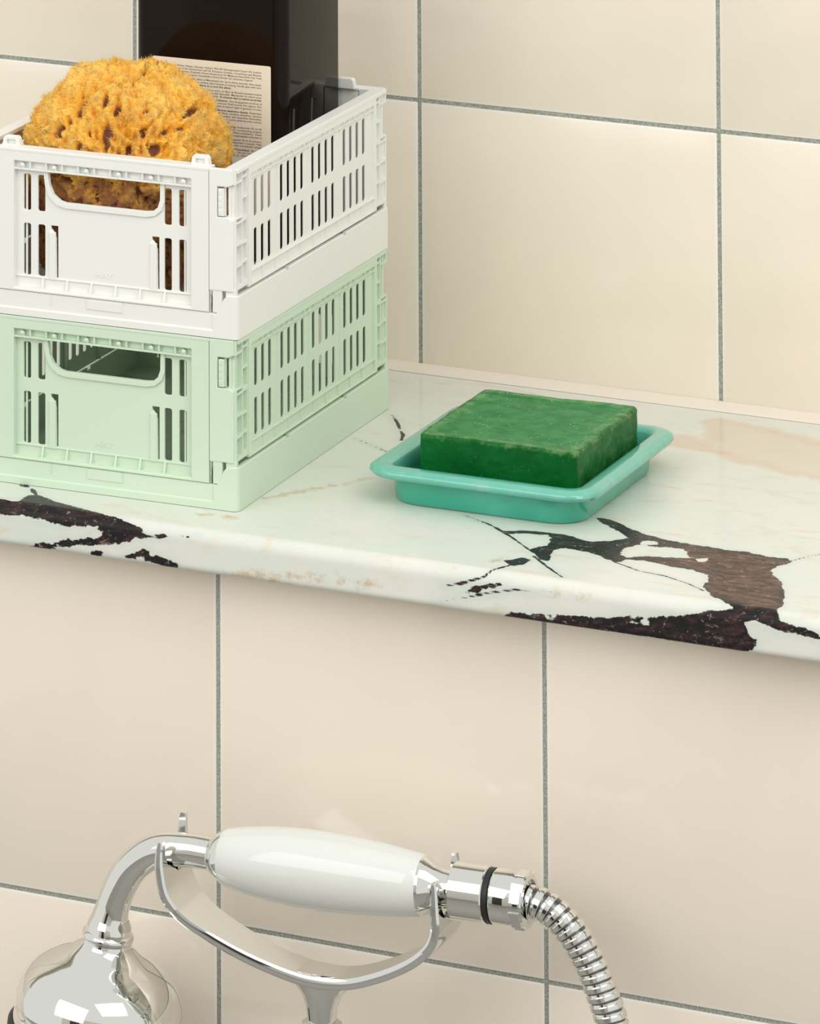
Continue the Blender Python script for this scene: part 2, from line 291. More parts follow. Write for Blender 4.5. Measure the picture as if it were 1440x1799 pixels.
ys = list(np.arange(YW, 24, -1.0))+list(np.arange(24, 8, -.3))+list(np.arange(8, YF+R1, -.13))
for y in ys: prof.append((y, 0, y))
for k in range(9):
    a = math.pi/2*k/8; prof.append((YF+R1-R1*math.sin(a), -R1+R1*math.cos(a), YF+R1-2*R1*k/8))
zf = np.linspace(-R1, ZB+R2, 10)[1:]
for z in zf: prof.append((YF, z, YF+z))
for k in range(1, 5):
    a = math.pi/2*k/4; prof.append((YF+R2-R2*math.cos(a), ZB+R2-R2*math.sin(a), YF+ZB+R2-R2*k/4))
prof.append((YW, ZB, -50))
xs = np.concatenate([np.linspace(x0w, -19, 40)[:-1], np.arange(-19, 34, .15), np.linspace(34, x1w, 40)])
PY = np.array(prof); nx, npf = len(xs), len(prof)
gx = np.repeat(xs, npf); gs = np.tile(PY[:, 2], nx)
sd = np.full(gx.shape, 9.); ln_ = sd.copy()
for P in V['dark']: sd = np.minimum(sd, poly_sdf(gx, gs, P))
for P in V['holes']: sd = np.maximum(sd, -poly_sdf(gx, gs, P))
for pts, ws in V['st']:
    for i in range(len(pts)-1):
        d, t_ = seg_d(gx, gs, pts[i], pts[i+1]); ln_ = np.minimum(ln_, d-(ws[i]+(ws[i+1]-ws[i])*t_)*.75)
# the same veining carries on outside the photographed stretch
for P in V['dark'][:1]: sd = np.minimum(sd, poly_sdf(gx, gs, [(-78+(x+20)*2.2, y) for x, y in P]))
for P in V['dark'][5:6]: sd = np.minimum(sd, poly_sdf(gx, gs, [(x*1.2+34, y*1.0+3) for x, y in P]))
tn = poly_sdf(gx, gs, V['tan'][0]); br = poly_sdf(gx, gs, V['brown'][0])
sn = np.full(gx.shape, 9.)
for pts, w_ in V['stain']:
    for i in range(len(pts)-1): sn = np.minimum(sn, seg_d(gx, gs, pts[i], pts[i+1])[0]-w_)
gv = [(float(x), float(y), float(z)) for x in xs for y, z, s in prof]
gf = [(i*npf+j, i*npf+j+1, (i+1)*npf+j+1, (i+1)*npf+j) for i in range(nx-1) for j in range(npf-1)]
gf += [tuple(i*npf+j for i, j in ((k, npf-1), (k, 0), (k+1, 0), (k+1, npf-1))) for k in range(nx-1)]
gf += [tuple(range(npf))[::-1], tuple((nx-1)*npf+j for j in range(npf))]
mb = MB(); mb.v = gv; mb.f = gf; mb.sm = [True]*len(gf)
shelf = mb.obj('marble_shelf', 'marble', None, 50, dict(vein=sd, line=ln_, stain=sn, tan=tn, brown=br)); shelf.location = W(0, 0, 0)
tag(shelf, 'polished cream marble shelf slab with dark brown and black veins', 'shelf')

# ================================================================ crates (local cm: u across -8.83..8.83, y back 0..26.2, z up 0..10)
U, D, H = 8.83, 26.2, 10.0
def slot(a0, a1, b0, b1, r=.12): return rrect(a0, a1, b0, b1, r, 4)
def end_panel(mb, xf, rim=1.05):
    IN = rrect(-5.82, 5.82, 1.66, 9.24, .03, 2)
    out = [(-6.96, 1.5), (6.96, 1.5), (6.96, H-.06), (-6.96, H-.06)]
    mb.plate(out, [IN], .02, .46, .05, xf)
    hs = []
    for a in (3.92, 4.87):
        for sg in (-1, 1):
            a0, a1 = (a, a+.47) if sg > 0 else (-a-.47, -a)
            hs.append(slot(a0, a1, 6.26, 8.42)); hs.append(slot(a0, a1, 2.4, 5.47))
    hp = [(-3.67, 8.66), (-3.55, 7.85), (-3.3, 7.35), (-2.85, 7.03), (-2.5, 6.95), (2.75, 6.95), (3.2, 7.0), (3.5, 7.25), (3.66, 7.7), (3.67, 8.66)]
    hs.append(hp)
    for u0 in (-3.52, 3.12):
        hs.append([(u0, 5.48), (u0+.46, 5.48), (u0+.46, 2.4), (u0+.37, 2.4), (u0+.34, 4.75), (u0+.16, 5.15), (u0, 5.3)])
    mb.plate([(-6.9, 1.55), (6.9, 1.55), (6.9, 9.9), (-6.9, 9.9)], hs, .44, .60, .04, xf)
    for u0 in (-3.52, 3.12): mb.box(u0-.12, u0+.33, .34, .5, 2.25, 5.12, .05, xf)
    # rolled lip around the hand hole
    lip = [(-4.0, 8.7), (-3.86, 7.7), (-3.55, 7.1), (-3.05, 6.72), (-2.5, 6.6), (2.75, 6.6), (3.35, 6.72), (3.8, 7.1), (3.97, 7.6), (3.98, 8.7)]
    mb.plate(lip+[(3.70, 8.7)]+[(x*1.006, z-.01) for x, z in hp[::-1]][1:-1]+[(-3.70, 8.7)], [], .30, .46, .03, xf)
    # slatted row over the panel: ledge, cell dividers, pegs
    mb.box(-5.83, 5.83, .07, .47, 8.72, 8.83, .02, xf); mb.box(-5.83, 5.83, .10, .47, 1.62, 1.72, .02, xf)
    for k in range(1, 11): mb.box(-5.82+k*1.058-.045, -5.82+k*1.058+.045, .07, .46, 8.8, 9.26, 0, xf)
    mb.plate([(-5.83, 8.75), (5.83, 8.75), (5.83, 9.3), (-5.83, 9.3)], [], .36, .48, 0, xf)
    for k in range(0, 11, 2):
        c = -5.82+(k+.5)*1.058; q = MB().lathe([(.01, 0), (.13, .0), (.15, .06), (.15, .36)], 12, (c, .04, 9.0), (0, 1, 0)); mb.add(q.v, q.f, True, xf)
        mb.box(c-.13, c+.13, .06, .4, 8.75, 8.98, .03, xf)
    # gusseted trough along the bottom
    for k in range(1, 7):
        c = -5.6+k*1.6; vv = [(c-.05+dx, y, z) for dx in (0, .1) for y, z in ((.06, 1.66), (.46, 1.66), (.46, 2.34), (.34, 2.34))]
        mb.add(vv, [(0,1,2,3), (7,6,5,4), (0,4,5,1), (1,5,6,2), (2,6,7,3), (3,7,4,0)], False, xf)
    mb.box(-5.82, 5.82, .36, .47, 2.28, 2.36, .02, xf)
    mb.box(-7.0, 7.0, .0, rim, 9.78, H, .05, xf)
    for k in range(-2, 3): mb.box(k*2.6-.06, k*2.6+.06, .58, .70, 1.6, 9.8 if abs(k) == 2 else 6.5, .02, xf)      # ribs on the inside
def tab(mb, c, xf):
    mb.plate([(c-.6, H-.1), (c+.6, H-.1), (c+.52, H+.42), (c+.4, H+.56), (c-.4, H+.56), (c-.52, H+.42)], [rrect(c-.3, c+.3, H+.08, H+.36, .05, 2)], .5, .72, .03, xf)
    mb.plate([(c-.6, H-.1), (c+.6, H-.1), (c+.52, H+.42), (c+.4, H+.56), (c-.4, H+.56), (c-.52, H+.42)], [], .7, 1.0, .05, xf)
def corner(mb, lat, xf, mir=1):
    # L-shaped corner bracket: front plate with latch window, laddered return along the side (mir=-1: left corner)
    f = lambda a, d, b: xf(mir*a, d, b)
    bl = [(6.99, 2.82), (8.55, 2.82), (8.55, 7.0), (8.2, 7.16), (7.52, 7.16), (7.52, 8.95), (8.2, 8.95), (8.55, 9.12), (8.55, H), (6.99, H)]
    mb.plate(bl, [], .0, .34, .05, f)
    mb.plate([(6.99, 2.9), (8.5, 2.9), (8.5, 9.9), (6.99, 9.9)], [rrect(7.48, 8.16, 7.2, 8.9, .05, 2)], .3, .6, .03, f)
    mb.plate([(7.2, 1.5), (7.62, 1.5), (7.8, 1.72), (7.8, 2.95), (7.02, 2.95), (7.02, 1.5), (7.06, 1.5), (7.06, 2.75), (7.2, 2.75)], [], .05, .3, .03, f)
    mb.plate([(8.0, 2.4), (8.68, 2.4), (8.68, 3.0), (8.0, 3.0)], [], .1, .5, .08, f)
    # side return: backing + ladder frame (plane along y)
    g = lambda a, d, b: xf(mir*(U-d), a, b)
    rows1 = [(9.25, 9.87), (6.86, 7.02), (5.62, 6.7), (4.36, 5.42), (3.06, 4.16)]
    rows2 = [(9.42, 9.9), (8.2, 9.28), (7.0, 8.06), (6.86, 6.9), (5.5, 6.72), (4.42, 5.38), (3.2, 4.26)]
    o1 = [(.12, 2.85), (1.26, 2.85), (1.26, 7.1), (.12, 7.1)]; o2 = [(.12, 9.1), (1.26, 9.1), (1.26, H-.02), (.12, H-.02)]
    mb.plate(o1, [rrect(.3, 1.18, a, b, .03, 2) for a, b in rows1[1:] if b-a > .3]+[rrect(.3, 1.18, 6.84, 7.0, .02, 2)], .16, .55, .03, g)
    mb.plate(o2, [rrect(.3, 1.18, 9.25, 9.86, .03, 2)], .16, .55, .03, g)
    mb.plate([(1.2, 2.85), (2.1, 2.85), (2.1, H-.02), (1.2, H-.02)], [rrect(1.32, 2.0, a, b, .03, 2) for a, b in rows2 if b-a > .3], .18, .6, .03, g)
    mb.plate([(.2, 2.9), (2.5, 2.9), (2.5, 9.9), (.2, 9.9)], [], .50, .66, .02, g)
    # latch
    lat.box(7.58, 7.96, -.02, .3, 7.22, 8.84, .05, f); lat.box(7.9, 8.02, .2, .34, 7.2, 8.9, .02, f)
    for k in range(4): lat.box(7.66, 7.8, -.05, .0, 7.36+k*.38, 7.58+k*.38, .02, f)
def side_panel(mb, g):
    # g maps (y, depth inward, z)
    y0, y1 = 2.1, D-2.1
    mb.plate([(y0, 2.72), (y1, 2.72), (y1, H-.06), (y0, H-.06)], [rrect(2.5, D-2.5, 2.82, 9.34, .03, 2)], .08, .36, .04, g)
    hs = []
    for st_, n in ((3.36, 3), (7.7, 4), (13.03, 4), (18.5, 4)):
        for k in range(n):
            a = st_+k*1.15; hs.append(slot(a-.02, a+.48, 6.6, 8.8, .16)); hs.append(slot(a-.02, a+.48, 3.7, 5.9, .16))
    mb.plate([(y0, 2.75), (y1, 2.75), (y1, 9.9), (y0, 9.9)], hs, .26, .34, .02, g)
    for a in (7.12, 12.45, 17.85): mb.box(a-.06, a+.06, .17, .3, 3.5, 9.05, .03, g)
    mb.box(2.48, D-2.48, .12, .3, 9.02, 9.12, .02, g); mb.box(2.48, D-2.48, .12, .3, 3.5, 3.56, .02, g)
    for k in range(1, 12): c = 2.5+k*1.77; mb.box(c-.05, c+.05, .12, .3, 9.05, 9.36, 0, g)
    for k in range(1, 12, 2):
        c = 2.5+(k+.5)*1.77; mb.box(c-.12, c+.12, .1, .3, 9.1, 9.22, .02, g)
    for k in range(1, 10):
        c = 2.5+k*2.12; vv = [(c-.05+dx+sh, d, z) for dx in (0, .1) for d, z, sh in ((.1, 2.78, 0), (.3, 2.78, 0), (.3, 3.52, .0), (.2, 3.52, .0))]
        mb.add(vv, [(0,1,2,3), (7,6,5,4), (0,4,5,1), (1,5,6,2), (2,6,7,3), (3,7,4,0)], False, g)
    mb.box(.3, D-.3, .06, .95, 9.72, H, .05, g)
    for a in (2.4, 7.12, 12.45, 17.85, D-2.4): mb.box(a-.06, a+.06, .34, .6, 2.8, 9.8, .02, g)
def base_tray(mb):
    # outer shell strip with rounded corners; the short ends are cut low between the corner posts
    per = []
    def hgt(u): 
        a = abs(u)
        return float(np.interp(a, [7.45, 7.72, 7.85, 8.1, 8.3], [1.46, 1.8, 2.25, 2.55, 2.58]))
    us = [-8.45, -8.3, -8.1, -7.95, -7.85, -7.8, -7.72, -7.45, -7.26, -7.24]; us = us+[0]+[-q for q in us[::-1]]
    for u in us: per.append((u, 0., hgt(u), .1 if abs(u) < 7.25 else 0, 0, 1))
    for k in range(1, 6): a = math.radians(-90+90*k/6); per.append((U-.38+.38*math.cos(a), .38+.38*math.sin(a), 2.58, 0, 0, 0))
    for y, h_ in ((.38, 2.58), (8.0, 2.56), (8.02, 2.36), (8.5, 2.36), (8.52, 2.56), (17.9, 2.56), (17.92, 2.36), (18.4, 2.36), (18.42, 2.56), (D-.38, 2.58)): per.append((U, y, h_, 0, 0, 0))
    n = len(per); per += [(-u, D-y, z, i, a, b) for u, y, z, i, a, b in per]
    # close the left side via symmetry (first half: front + right side, second half: back + left side)
    fr_, rest = [], []
    P = per; N = len(P); v = []; f = []
    def inward(p, t_):
        u, y = p[0], p[1]; return (max(-U+t_, min(U-t_, u)), max(t_, min(D-t_, y)))
    for p in P:
        iy = p[3]*(1 if p[1] < D/2 else -1); u, y, z = p[:3]; a, b = inward(p, .28)
        v += [(u, y, 0.03), (u, y, .42), (u, y+iy, .5), (u, y+iy, z-.05), (u+(a-u)*.15, y+iy+(b-y)*.15, z), (a, b, z), (a, b, .1), (a, b, 0.03)]
    for i in range(N):
        j = (i+1) % N
        for k in range(8): k2 = (k+1) % 8; f.append((i*8+k, j*8+k, j*8+k2, i*8+k2))
    mb.add(v, f)
    for xf in (lambda a, d, b: (a, d, b), lambda a, d, b: (-a, D-d, b)):
        for a0, a1 in ((-3.35, -1.0), (-1.0, 1.3), (1.3, 3.6)):
            mb.box(a0, a0+.05, .05, .12, .85, 1.46, .01, xf)
        mb.box(-1.0, 1.3, .04, .12, .84, 1.4, .02, xf)
    # floor with ribs
    mb.box(-U+.2, U-.2, .2, D-.2, .6, .78, 0)
    for k in range(1, 9): mb.box(-U+.3, U-.3, k*2.9-.06, k*2.9+.06, .75, .86)
    for k in range(-2, 3): mb.box(k*2.9-.06, k*2.9+.06, .3, D-.3, .75, .86)
ident = lambda a, d, b: (a, d, b); back = lambda a, d, b: (-a, D-d, b)
right = lambda a, d, b: (U-d, a, b); left = lambda a, d, b: (-U+d, D-a, b)
def make_crate(z, m, label, rz):
    # root at the middle of the crate's footprint
    cy, sy = math.cos(rz), math.sin(rz); cx0, cy0 = -U, D/2
    r_ = root('folding_crate', (cx0*cy-cy0*sy, cx0*sy+cy0*cy, z), label, 'crate', rz, 'folding crates stacked on the shelf')
    sh = lambda g: (lambda a, d, b: (lambda q: (q[0], q[1]-D/2, q[2]))(g(a, d, b)))
    q = MB(); base_tray(q); q.v = [(x, y-D/2, zz) for x, y, zz in q.v]; q.obj('base_tray', m, r_)
    for g in (ident, back):
        q = MB(); end_panel(q, sh(g), 1.05 if g is ident else .7); e = q.obj('end_panel', m, r_)
        for c in (-6.22, 6.22): q = MB(); tab(q, c, sh(g)); q.obj('stacking_tab', m, e)
        if g is ident:
            emb = text_mesh([('HAY', -.575, 2.72, 1.15, .44, True)], sh(lambda a, d, b: (a, .432-d, b)), .02)
            emb.obj('raised_lettering', m, e)
    for g in (right, left): q = MB(); side_panel(q, sh(g)); q.obj('side_panel', m, r_)
    for g in (ident, back):
        for mir in (1, -1):
            q = MB(); lat = MB(); corner(q, lat, sh(g), mir); c = q.obj('corner_bracket', m, r_); lat.obj('latch', m, c)
    return r_
def text_mesh(lines, xf, ext=.0):
    """lines: (text, x, z baseline, width, size, bold) -> flat lettering; xf maps (a, depth, b)"""
    mb = MB()
    for s_, x, z, w, size, bold in lines:
        c = bpy.data.curves.new('t', 'FONT'); c.body = s_; c.size = size; c.extrude = ext; c.offset = size*.022 if bold else size*.004; c.resolution_u = 2
        o = bpy.data.objects.new('t', c); COL.objects.link(o); bpy.context.view_layer.update()
        me = bpy.data.meshes.new_from_object(o.evaluated_get(bpy.context.evaluated_depsgraph_get()))
        if len(me.vertices):
            a = np.array([q.co[:] for q in me.vertices]); k = w/max(1e-6, a[:, 0].max()) if w else 1
            mb.add([xf(x+q[0]*k, q[2], z+q[1]) for q in a], [tuple(p.vertices) for p in me.polygons])
        bpy.data.objects.remove(o); bpy.data.curves.remove(c); bpy.data.meshes.remove(me)
    return mb
RZ = .03295
crate_g = make_crate(0, 'green_plastic', 'pale mint green plastic folding crate, lower of the stack on the marble', RZ)
crate_w = make_crate(10.02, 'white_plastic', 'off-white plastic folding crate, upper of the stack, holding sponge and bottle', RZ)
def crate_pt(x, y):  # crate frame (x from the right face) -> scene cm
    return (x*math.cos(RZ)-y*math.sin(RZ), x*math.sin(RZ)+y*math.cos(RZ))

# ================================================================ bottle
bw, bd = 10.25, 10.05; bx, by = -2.92-bw/2, 15.4+bd/2; zb = 10.02+.9
c_ = crate_pt(bx, by)
bt = root('glass_bottle', (*c_, zb), 'dark amber square glass bottle with cream text label, standing in the white crate', 'bottle', RZ)
def loft(sections, mb, smooth=False):
    n = len(sections[0]); v = [p for s_ in sections for p in s_]
    f = [(i*n+k, i*n+(k+1) % n, (i+1)*n+(k+1) % n, (i+1)*n+k) for i in range(len(sections)-1) for k in range(n)]
    f += [tuple(range(n))[::-1], tuple((len(sections)-1)*n+k for k in range(n))]; return mb.add(v, f, smooth)
def ring(hx, hy, r, z, n=8): return [(a, b, z) for a, b in rrect(-hx, hx, -hy, hy, min(r, hx, hy)*.999, n)]
secs = [ring(bw/2-.5, bd/2-.5, .7, 0), ring(bw/2-.12, bd/2-.12, .8, .15), ring(bw/2, bd/2, .85, .5), ring(bw/2, bd/2, .85, 17.4)]
for k in range(1, 9):
    a = math.pi/2*k/8; s_ = 3.1*(1-math.cos(a)); secs.append(ring(bw/2-s_, bd/2-s_, 0.85+k*.13, 17.4+2.2*math.sin(a)))
secs += [ring(1.55, 1.6, 1.6, 20.6), ring(1.55, 1.6, 1.6, 21.6)]
loft(secs, MB()).obj('body', 'glass_amber', bt, 35)
MB().lathe([(1.75, 21.4), (1.85, 21.5), (1.85, 23.7), (1.75, 23.85)], 40).obj('cap', 'cap_black', bt, 40)
lf = -bd/2-.012
lab = MB().plate(rrect(-11.9-bx, -3.88-bx, 2.6, 23.0-zb, .12, 4), [], lf-.014, lf, 0).obj('paper_label', 'paper', bt); tag(lab, 'cream paper label with black print')
X0, X1 = -11.3-bx, -4.5-bx; LP = .176; z = 23.0-zb-.5; TS = .165; lines = []
def L(s_, bold=0, full=True, x0=X0, x1=X1):
    global z
    if bold:   # bold opening words
        k = bold; tot = len(s_)+k*.14; w = (x1-x0)*(1 if full else full if full else 1); wb = w*(k*1.14)/tot
        lines.append((s_[:k], x0, z, wb-.06, TS, True)); lines.append((s_[k:].strip(), x0+wb, z, w-wb, TS, False))
    else: lines.append((s_, x0, z, (x1-x0)*(full if full is not True else 1), TS, False))
    z -= LP
L('INGREDIENTS: Water (Aqua), Glycerin, Xylitol, PEG-40 Hydrogenated Castor Oil, Sodium', 12)
L('Benzoate, Mentha Viridis (Spearmint) Leaf Oil, Potassium Sorbate, Cocamidopropyl Betaine,')
L('Citric Acid, Sodium Citrate, Pimpinella Anisum (Anise) Seed Oil, Melaleuca Alternifolia (Tea Tree)')
L('Leaf Oil, Sodium Chloride, Eugenia Caryophyllus (Clove) Flower Oil, Limonene, Eugenol', 0, .91); z -= .06
L('DIRECTIONS: Gargle with 10 to 20mL of Mouthwash for up to thirty seconds, then expel.', 11)
L('Do not ingest. Do not use if tamper evident seal is broken or missing. Handle glass with care.')
lines.append(('Dispose of packaging thoughtfully.', X0, z, 2.5, TS, False)); lines.append(('Store in a cool dry place.', X0+2.6, z, 2.15, TS, True)); z -= LP+.07
L('FR. Gargariser (diluer) 10 à 20mL, de solution pure, en Bain de Bouche pendant trente', 3)
L('secondes. Ne pas utiliser si le bouchon a été descellé. Manipuler le verre avec')
lines.append(('précaution. Recycler l\'emballage si possible.', X0, z, 3.9, TS, False)); lines.append(('À conserver dans un endroit sec et frais.', X0+4.0, z, X1-X0-4.0, TS, True)); z -= LP+.05
zc = z; xm = X0+(X1-X0)*.515
for b, ls in ((14, ('IT. Collutorio. Fare dei gargarismi con 20 mL di', 'collutorio per 30-60 secondi. Non ingerire. Non', 'utilizzare se manca il sigillo di garanzia o è rotto.')),
              (29, ('LT. Burnos skalavimo skystis. Skalaukite', 'burną 20mL vandens skiedinio, skysčiu', '30-40 sekundžių, tada išspjaukite. Nenurykite,', 'jei apsauginė juosta pažeista arba nuimta,', '-nenaudokite.')),
              (17, ('NL. Mondspoeling. Gedurende 30 tot 60', 'seconden met 20 mL mondspoeling gorgelen', 'en uitspugen. Niet inslikken. Niet', 'gebruiken als het verzegelingslabel verbroken is')),
              (12, ('PT. Colutório. Gargarejar 20 mL de colutório', 'durante 30 a 60 segundos e expelir. Não', 'utilizar caso o selo inviolável esteja')),
              (25, ('SE. Munvatten/Mundskyl. Gurgla', 'i 30-60 sekunder 20 mL munvatten', 'spotta ut. Svälj ej. Använd ej om', 'förseglingen är bruten.'))):
    for i, s_ in enumerate(ls): L(s_, b if i == 0 else 0, True if len(s_) > 24 else .35, xm)
    z -= .07
z = zc; xr = X0+(X1-X0)*.485
for b, ls in ((16, ('CZ. Ústní voda. Kloktejte 20 mL ústní vody', '30-60 sekund a poté vyplivněte.', 'Nepoužívejte, pokud je těsnění')),
              (15, ('DE. Mundwasser. 30-60 Sekunden mit 20 mL', 'gurgeln, dann ausspucken. Nicht schlucken.', 'Nicht verwenden, wenn das Siegel', 'gebrochen ist oder fehlt. Vorsichtig', 'handhaben.')),
              (12, ('ES. Colutorio. Hacer gárgaras con 20 mL', 'durante 30-60 segundos y escupir. No ingerir.', 'No utilizar si el precinto de seguridad', 'está roto o ausente.'))):
    for i, s_ in enumerate(ls): L(s_, b if i == 0 else 0, True if len(s_) > 24 else .35, X0, xr)
    z -= .07
text_mesh(lines, lambda a, d, b: (a, lf-.02, b)).obj('printed_text', 'ink', lab)

# ================================================================ sponge
rng = np.random.default_rng(7)
def vnoise(P, s, seed):
    q = P*s; i = np.floor(q).astype(np.int64); f_ = q-i; f_ = f_*f_*(3-2*f_); out = 0
    for dx in (0, 1):
        for dy in (0, 1):
            for dz in (0, 1):
                h_ = ((i[:, 0]+dx)*73856093) ^ ((i[:, 1]+dy)*19349663) ^ ((i[:, 2]+dz)*83492791) ^ (seed*2654435761)
                h_ = (h_*2654435761) & 0xffffffff; h_ ^= h_ >> 15; h_ = (h_*2246822519) & 0xffffffff; h_ ^= h_ >> 13
                w = (f_[:, 0] if dx else 1-f_[:, 0])*(f_[:, 1] if dy else 1-f_[:, 1])*(f_[:, 2] if dz else 1-f_[:, 2])
                out = out+w*(h_/4294967295.)
    return out
def fbm(P, s, o, seed): return sum(vnoise(P, s*2**k, seed+k)*.5**k for k in range(o))/sum(.5**k for k in range(o))
bm = bmesh.new(); bmesh.ops.create_icosphere(bm, subdivisions=7, radius=1)
dirs = np.array([q.co[:] for q in bm.verts]); sf = [tuple(q.index for q in f.verts) for f in bm.faces]; bm.free()
sc_ = (-10.2, 7.2); sp = root('natural_sponge', (*crate_pt(*sc_), 10.9), 'yellow natural sea sponge with brown pores, sitting in the white crate', 'sponge', RZ)
CZ = 7.1
def radius(dr):
    x, y, z_ = dr.T
    up_ = z_ > 0; p = np.where(up_, 2.25, 3.2)
    az = np.where(up_, 5.8, 7.0); ax = np.where(x > 0, 5.75, 5.7); ay = 5.4
    return (np.abs(x/ax)**p+np.abs(y/ay)**p+np.abs(z_/az)**p)**(-1/p)
r0 = radius(dirs); Pb = dirs*r0[:, None]
# strands run outwards and upwards: noise is sampled on stretched directions
azm = np.arctan2(dirs[:, 0], -dirs[:, 1]); Q = dirs*np.array([7.5, 7.5, 3.6])
clump = fbm(Q, .62, 2, 3); strand = fbm(dirs*np.array([14, 14, 6.]), 1., 3, 11); fine = fbm(Pb, 2.6, 3, 21)
ridg = 1-np.abs(2*strand-1); ridg2 = 1-np.abs(2*fine-1)
vis = np.clip((dirs[:, 2]+.25)/.5, 0, 1)
disp = (clump-.5)*1.3+(ridg-.7)*1.05*vis+(ridg2-.7)*.5
cell = fbm(Pb, 1.25, 2, 41); pk = np.clip((cell-.69-.10*vis)/.07, 0, 1)                 # small scattered pores
cell2 = fbm(Pb, 3.1, 1, 51); pk2 = np.clip((cell2-.80)/.08, 0, 1)
pore = np.maximum(pk*.9, pk2*.75*(1-vis*.45))
for (px, pz, a, b, rot) in [[-2.64,9.62,0.3,0.55,-0.5],[-1.92,10.34,0.19,0.19,0],[-0.51,9.95,0.15,0.16,0],[-1.38,11.24,0.3,0.52,-0.3],[0.17,11.59,0.19,0.39,0.3],[1.34,12.72,0.15,0.39,0.15],[0.7,9.83,0.33,0.71,0.05],[1.04,11.22,0.26,0.29,0.2],[4.61,10.97,0.15,0.29,0],[5.84,10.19,0.3,0.48,0.2],[3.67,9.18,0.33,0.35,0],[2.7,11.2,0.15,0.1,0],[-1.04,9.08,0.22,0.26,0],[2.13,9.04,0.15,0.39,0],[-0.21,8.78,0.19,0.13,0],[-2.6,8.6,0.26,0.16,0],[4.01,10.2,0.19,0.16,0],[2.88,10.26,0.22,0.26,0],[4.61,10.15,0.15,0.16,0],[-2.03,9.23,0.15,0.13,0]]:
    # pores on the near side, given across (x) and up (z) the sponge
    dx, dz = Pb[:, 0]-px, Pb[:, 2]+CZ-pz; cr_, sr_ = math.cos(rot), math.sin(rot); wob = 1+(fine-.5)*.9
    e = np.hypot((dx*cr_+dz*sr_)/a, (-dx*sr_+dz*cr_)/b)*wob; near = Pb[:, 1] < 1.5
    m_ = np.clip((1.25-e)/.4, 0, 1)*near; pore = np.maximum(pore, m_)
disp = disp*(1-pore*.6)-pore*.9
r_ = r0+disp; SP = dirs*r_[:, None]; SP[:, 2] = np.maximum(SP[:, 2]+CZ, .0+.15*fine)
lim = 7.45; SP[:, 0] = np.clip(SP[:, 0], -6.8, 8.9)
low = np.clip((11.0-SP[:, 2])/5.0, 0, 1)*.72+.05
mb = MB(); mb.v = [tuple(q) for q in SP.tolist()]; mb.f = sf; mb.sm = [True]*len(sf)
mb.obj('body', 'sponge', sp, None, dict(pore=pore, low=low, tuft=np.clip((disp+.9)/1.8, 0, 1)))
# fibres: short curved hairs over the tufts
ok = np.where((pore < .25) & (SP[:, 2] > 7.4) & (disp > -.45))[0]; pick = rng.choice(ok, 70000)
nrm = dirs[pick]+rng.normal(0, .45, (len(pick), 3))+np.array([0, 0, .25]); nrm /= np.linalg.norm(nrm, axis=1)[:, None]
side = np.cross(nrm, rng.normal(0, 1, (len(pick), 3))); side /= np.linalg.norm(side, axis=1)[:, None]
s2 = np.cross(nrm, side); ln = rng.uniform(.09, .28, len(pick))[:, None]; w = rng.uniform(.012, .024, len(pick))[:, None]
b0 = SP[pick]-nrm*.08; bend = rng.normal(0, .07, (len(pick), 3))+.85*(np.stack([vnoise(b0, 2.3, 61), vnoise(b0, 2.3, 62), vnoise(b0, 2.3, 63)], 1)-.5); ln = ln*(.45+1.1*vnoise(b0, 1.9, 64)[:, None]); mid = b0+nrm*ln*.55+bend*ln; tip = b0+nrm*ln+bend*ln*2.6
vv = []; 
for c, k in ((b0, 1.), (mid, .7)):
    for a in (0, 2.094, 4.189): vv.append(c+(side*math.cos(a)+s2*math.sin(a))*w*k)
vv.append(tip); VV = np.stack(vv, 1).reshape(-1, 3)
fs = [(0,1,4,3), (1,2,5,4), (2,0,3,5), (3,4,6), (4,5,6), (5,3,6)]
mb = MB(); mb.v = [tuple(q) for q in VV.tolist()]; mb.f = [tuple(i+7*k for i in q) for k in range(len(pick)) for q in fs]; mb.sm = [True]*len(mb.f)
fb = mb.obj('fibres', 'sponge_fibre', sp); fb['kind'] = 'stuff'

# ================================================================ soap dish and soap
DX, DY = 12.98, 13.45
dish = root('soap_dish', (DX, DY, 0.02), 'turquoise enamel rectangular soap dish with rolled rim on the marble', 'soap dish', .012)
bx_, by_ = 5.95, 7.15                  # half sizes of the base
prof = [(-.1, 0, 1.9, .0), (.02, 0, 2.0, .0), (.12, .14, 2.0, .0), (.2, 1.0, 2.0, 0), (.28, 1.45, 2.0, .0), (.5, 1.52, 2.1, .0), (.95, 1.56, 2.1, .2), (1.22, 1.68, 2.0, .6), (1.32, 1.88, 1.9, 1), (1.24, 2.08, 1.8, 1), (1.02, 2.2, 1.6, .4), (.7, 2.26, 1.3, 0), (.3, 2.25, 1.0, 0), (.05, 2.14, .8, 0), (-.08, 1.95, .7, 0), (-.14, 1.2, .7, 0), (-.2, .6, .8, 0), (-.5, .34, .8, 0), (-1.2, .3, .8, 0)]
secs = []; lipa = []
for o_, z_, r_c, l_ in prof:
    s_ = [(a, b, z_) for a, b in rrect(-bx_-o_, bx_+o_, -by_-o_, by_+o_, max(.2, r_c), 12)]; secs.append(s_); lipa += [l_]*len(s_)
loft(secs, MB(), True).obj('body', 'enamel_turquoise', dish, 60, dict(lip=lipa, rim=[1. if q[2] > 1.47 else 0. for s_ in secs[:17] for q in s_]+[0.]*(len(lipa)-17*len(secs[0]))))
SX, SY, SW, SD_, SZ0, SZ1 = 13.45, 13.35, 5.0, 5.8, .36, 3.9
soap = MB(); bm = bmesh.new(); bmesh.ops.create_cube(bm, size=1)
for q in bm.verts: q.co = (q.co.x*2*SW, q.co.y*2*SD_, (SZ1-SZ0)*(q.co.z+.5))
